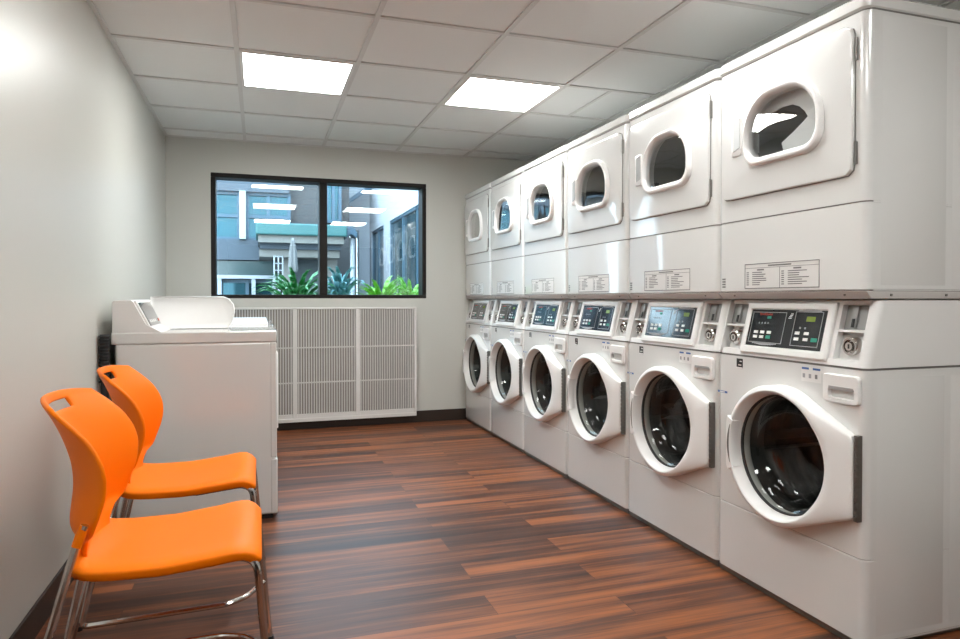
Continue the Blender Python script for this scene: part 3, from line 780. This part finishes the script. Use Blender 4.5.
# facing building, upper floors
t = empty('courtyard_building', 'grey building with blue-green windows seen through the left window pane', 'building', (0, Y0, -.05))
def ext(b_, name, m, par=None, **k):
    p = par or t; b_.v = [(x-t.location.x, y-t.location.y, z-t.location.z) for x, y, z in b_.v]
    return b_.build(name, m, p, **k)
b = MB(); b.box(-6, 1.95, Y0+.4, Y0+4, -.05, 4.4); ext(b, 'wall', M['stucco'], smooth=0)
b = MB(); b.box(-6, .62, Y0+.1, Y0+.4, 3.36, 4.2); ext(b, 'upper_band', M['bluegrey'], smooth=0)
b = MB(); b.box(-6, .0, Y0+.1, Y0+.4, 1.90, 2.33); ext(b, 'lower_band', M['bluegrey'], smooth=0)
def window_unit(x0, x1, z0, z1, nx, nz, y=Y0+.25):
    b = MB(); g = .035
    for k in range(nx+1):
        x = x0+(x1-x0)*k/nx; b.box(x-g, x+g, y-.06, y+.16, z0, z1)
    for k in range(nz+1):
        z = z0+(z1-z0)*k/nz; b.box(x0-g, x1+g, y-.05, y+.16, z-g, z+g)
    w = ext(b, 'window', M['ext_frame'], smooth=0)
    b = MB(); b.box(x0, x1, y+.02, y+.06, z0, z1); ext(b, 'pane', M['ext_glass'], w, smooth=0)
window_unit(-4.6, -3.4, 2.36, 3.33, 2, 2); window_unit(-3.2, -2.0, 2.36, 3.33, 2, 2); window_unit(-1.75, -.42, 2.36, 3.33, 2, 2); window_unit(-.24, .62, 2.36, 3.33, 2, 2)
window_unit(1.43, 1.72, 2.80, 4.4, 2, 1)
b = MB(); b.box(-.40, -.27, Y0-.0, Y0+.4, 2.34, 3.36); ext(b, 'pilaster', M['ext_white'], smooth=0)
b = MB(); b.box(-6, .30, Y0+.15, Y0+.22, 1.56, 1.88); ext(b, 'balcony_glass', M['railglass'], smooth=0)
b = MB(); b.box(-6, .34, Y0+.08, Y0+.26, 1.50, 1.575)
for x in (-4, -2, -.8, -.12, .3): b.box(x-.04, x+.04, Y0+.10, Y0+.24, -.05, 1.5)
ext(b, 'balcony_rail', M['ext_white'], smooth=0)
window_unit(-4.5, -2.2, -.05, 1.45, 3, 1, Y0+.35); window_unit(-.78, .28, -.05, 1.45, 2, 1, Y0+.35)

# canopy with teal fascia
t = empty('entrance_canopy', 'low canopy with a teal fascia over a cream beam, beyond the window', 'canopy', (1.0, Y0-1.6, -.05))
b = MB(); b.box(-.066, 1.66, Y0-1.6, Y0-.1, 2.30, 2.53); ext(b, 'fascia', M['tealfascia'], smooth=0, bevel=.03)
b = MB(); b.box(-.02, 1.60, Y0-1.5, Y0-.1, 2.16, 2.30); b.box(.0, 1.55, Y0-1.2, Y0-.1, 1.90, 2.05); ext(b, 'beam', M['cream'], smooth=0)
b = MB(); b.box(.01, 1.56, Y0-1.3, Y0-.15, 2.05, 2.16); ext(b, 'soffit_band', M['bluegrey'], smooth=0)
b = MB(); b.box(1.28, 1.55, Y0-.8, Y0-.5, -.05, 1.9); b.box(.45, .62, Y0-.8, Y0-.6, -.05, 1.9); ext(b, 'post', M['cream'], smooth=0)
b = MB()
prof = [(1.62,2.50),(1.74,2.52),(1.84,2.46),(1.88,2.36),(1.86,2.28),(1.80,2.33),(1.74,2.36),(1.66,2.28),(1.62,2.28)]
b.loft([[(x,Y0-1.5,z) for x,z in prof],[(x,Y0-1.1,z) for x,z in prof]]); ext(b, 'gutter_end', M['ext_frame'], smooth=0, bevel=.02)
b = MB(); b.tube([(1.80,Y0-1.3,2.3),(1.80,Y0-1.3,-.05)], .05, 10); ext(b, 'downpipe', M['ext_white'])
b = MB(); b.box(.7, 1.26, Y0-.35, Y0-.2, -.05, 1.9); ext(b, 'dark_doorway', M['ext_dark'], smooth=0)

# white wing on the right with tall windows
t = empty('white_wing', 'white building wing with tall glass windows seen through the right window pane', 'building', (2.6, 12.0, -.05))
b = MB()
b.box(2.6, 2.9, 6.6, 16.6, 2.70, 4.4); b.box(2.6, 2.9, 6.6, 16.6, -.05, .35)
for y0_, y1_ in ((6.6,7.4),(9.9,10.2),(13.95,14.65),(16.3,16.6)): b.box(2.6, 2.9, y0_, y1_, .35, 2.70)
b.box(2.0, 2.9, 16.6, 16.9, 2.75, 4.4); b.box(2.33, 2.9, 16.6, 16.9, -.05, 2.75)
ext(b, 'wall', M['ext_white'], smooth=0)
for (y0_, y1_, n) in ((7.4,9.9,2),(10.2,13.95,3),(14.65,16.3,2)):
    b = MB()
    for k in range(n+1):
        y = y0_+(y1_-y0_)*k/n; b.box(2.62, 2.70, y-.04, y+.04, .35, 2.70)
    b.box(2.62, 2.70, y0_, y1_, 2.65, 2.70); b.box(2.62, 2.70, y0_, y1_, .35, .42)
    w = ext(b, 'window', M['ext_frame'], smooth=0)
    b = MB(); b.box(2.66, 2.68, y0_, y1_, .4, 2.68); ext(b, 'pane', M['ext_glass'], w, smooth=0)
b = MB(); b.box(2.02, 2.30, 16.75, 16.85, -.05, 2.6); ext(b, 'side_door', M['cream'], smooth=0)
b = MB(); b.hexa([(1.97,16.2,3.30),(2.6,16.2,3.75),(2.6,16.45,3.75),(1.97,16.45,3.30),(1.97,16.2,3.42),(2.6,16.2,3.87),(2.6,16.45,3.87),(1.97,16.45,3.42)]); ext(b, 'eave_beam', M['ext_frame'], smooth=0)

# furled patio umbrella and white trellis
t = empty('patio_umbrella', 'furled pale patio umbrella on a pole in the courtyard', 'umbrella', (.415, 9.0, -.05))
b = MB(); b.tube([(.415,9,-.05),(.415,9,1.86)], .016, 10); ext(b, 'pole', M['ext_white'])
b = MB(); rings = []
for z, r in ((1.42,.040),(1.46,.055),(1.55,.046),(1.65,.044),(1.75,.032),(1.82,.022),(1.85,.008)):
    rings.append([(.415+(r*(1+.22*math.cos(6*a)))*math.cos(a), 9+(r*(1+.22*math.cos(6*a)))*math.sin(a), z) for a in [2*PI*k/24 for k in range(24)]])
b.loft(rings); ext(b, 'canopy', M['umb'])
b = MB(); b.tube([(.415,9,-.05),(.415,9,.02)], .22, 20); ext(b, 'base', M['planter'])
t = empty('white_trellis', 'white ladder-like trellis standing left of the furled umbrella', 'trellis', (.24, 9.2, -.05))
b = MB()
for x in (.185, .238, .292): b.box(x-.008, x+.008, 9.19, 9.22, -.05, 1.64)
for k in range(18): b.box(.185, .292, 9.19, 9.22, .1+k*.09-.006, .1+k*.09+.006)
ext(b, 'lattice', M['ext_white'], smooth=0)

# planter and plants just outside the glass
b = MB(); b.box(-.5, 2.0, 6.15, 6.85, -.05, .78); pl = tag(b.build('planter_box', M['planter'], smooth=0, bevel=.01), 'concrete planter under the plants outside the window', 'planter')
b = MB(); b.box(-.46, 1.96, 6.19, 6.81, .77, .792); b.build('soil', M['soil'], pl, smooth=0)
def plant(name, label, x, y, m, n, length, spread, width, seed, droop=.5, up=.75):
    t = empty(name, label, 'plant', (x, y, .81))
    rnd = random.Random(seed); b = MB()
    for k in range(n):
        a = 2*PI*k*.381966+rnd.uniform(-.3,.3); el = rnd.uniform(.15, 1.0)*up + .25
        L_ = length*rnd.uniform(.7,1.05); w = width*rnd.uniform(.7,1.1)
        d = Vector((math.cos(a)*spread, math.sin(a)*spread*.6, 0)); side = Vector((-math.sin(a), math.cos(a), 0))
        p = Vector((d.x*.05, d.y*.05, rnd.uniform(0,.12))); e = el*1.3
        rows = []
        for q in range(7):
            tq = q/6; ww = w*(math.sin(PI*min(1,tq*.85+.12)))*(1 if q < 6 else .05)
            p.z = max(p.z, .012); rows.append((p-side*ww, p+Vector((0,0,-ww*.35)), p+side*ww))
            p = p + (Vector((d.x,d.y,0)).normalized()*math.cos(e)*spread*1.4 + Vector((0,0,1))*math.sin(e))*L_/6
            e -= droop/6*(1+q*.4)
        for q in range(6):
            (a0,a1,a2),(b0,b1,b2) = rows[q], rows[q+1]
            o = len(b.v); b.v += [tuple(z) for z in (a0,a1,a2,b0,b1,b2)]; b.f += [(o,o+1,o+4,o+3),(o+1,o+2,o+5,o+4)]; b.m += [0,0]
    fo = b.build('leaves', m, t, smooth=60)
    fo.modifiers.new('leaf thickness', 'SOLIDIFY').thickness = .002
    b = MB(); b.tube([(0,0,-.01),(0,0,.2)], .02, 8); b.build('stem', M['soil'], t)
plant('leafy_palm', 'deep green leafy palm outside the left window pane', .33, 6.45, M['leaf_dark'], 110, .66, .50, .024, 1, .9, .95)
plant('spiky_plant', 'blue-green spiky plant beside the window mullion, outside the right pane', .74, 6.55, M['leaf_blue'], 70, .70, .36, .023, 2, 1.1, 1.05)
plant('broadleaf_plant', 'lime green broad-leaved plant along the bottom of the right window pane', 1.12, 6.42, M['leaf_lime'], 110, .50, .50, .028, 3, .8, .95)
plant('leafy_shrub', 'low green shrub at the right end of the planter, by the window edge', 1.42, 6.50, M['leaf_lime'], 70, .52, .36, .026, 5, .8, .95)

# ------------------------------------------------------------------ sky
w = bpy.data.worlds.new('World'); S.world = w; w.use_nodes = True
nt = w.node_tree; bg = nt.nodes['Background']
sky = nt.nodes.new('ShaderNodeTexSky'); sky.sky_type = 'PREETHAM'; sky.turbidity = 4.0; sky.sun_direction = (-.3, -.4, .75)
mx = nt.nodes.new('ShaderNodeMix'); mx.data_type = 'RGBA'; mx.inputs['Factor'].default_value = .75
mx.inputs['B'].default_value = (.72, .88, 1.0, 1)
nt.links.new(sky.outputs[0], mx.inputs['A']); nt.links.new(mx.outputs['Result'], bg.inputs['Color'])
bg.inputs['Strength'].default_value = 9.0

# ------------------------------------------------------------------ camera
cd = bpy.data.cameras.new('camera'); cam = bpy.data.objects.new('camera', cd); COL.objects.link(cam)
cam.location = (0, 0, H_CAM); cam.rotation_euler = (PI/2-.012, 0, -0.319)
cd.sensor_width = 36; cd.lens = 667.6/960*36; cd.shift_y = -(319.5-298.6-667.6*math.tan(.012))/960; cd.clip_start = .02
S.camera = cam

# ------------------------------------------------------------------ view
vs = S.view_settings
vs.view_transform = 'Standard'; vs.look = 'None'; vs.gamma = 1; vs.exposure = 0.30; vs.use_curve_mapping = False
S.cycles.max_bounces = 10; S.cycles.diffuse_bounces = 5; S.cycles.glossy_bounces = 5; S.cycles.transparent_max_bounces = 12
S.cycles.sample_clamp_indirect = 6; S.cycles.caustics_reflective = False; S.cycles.caustics_refractive = False
S.cycles.use_denoising = True
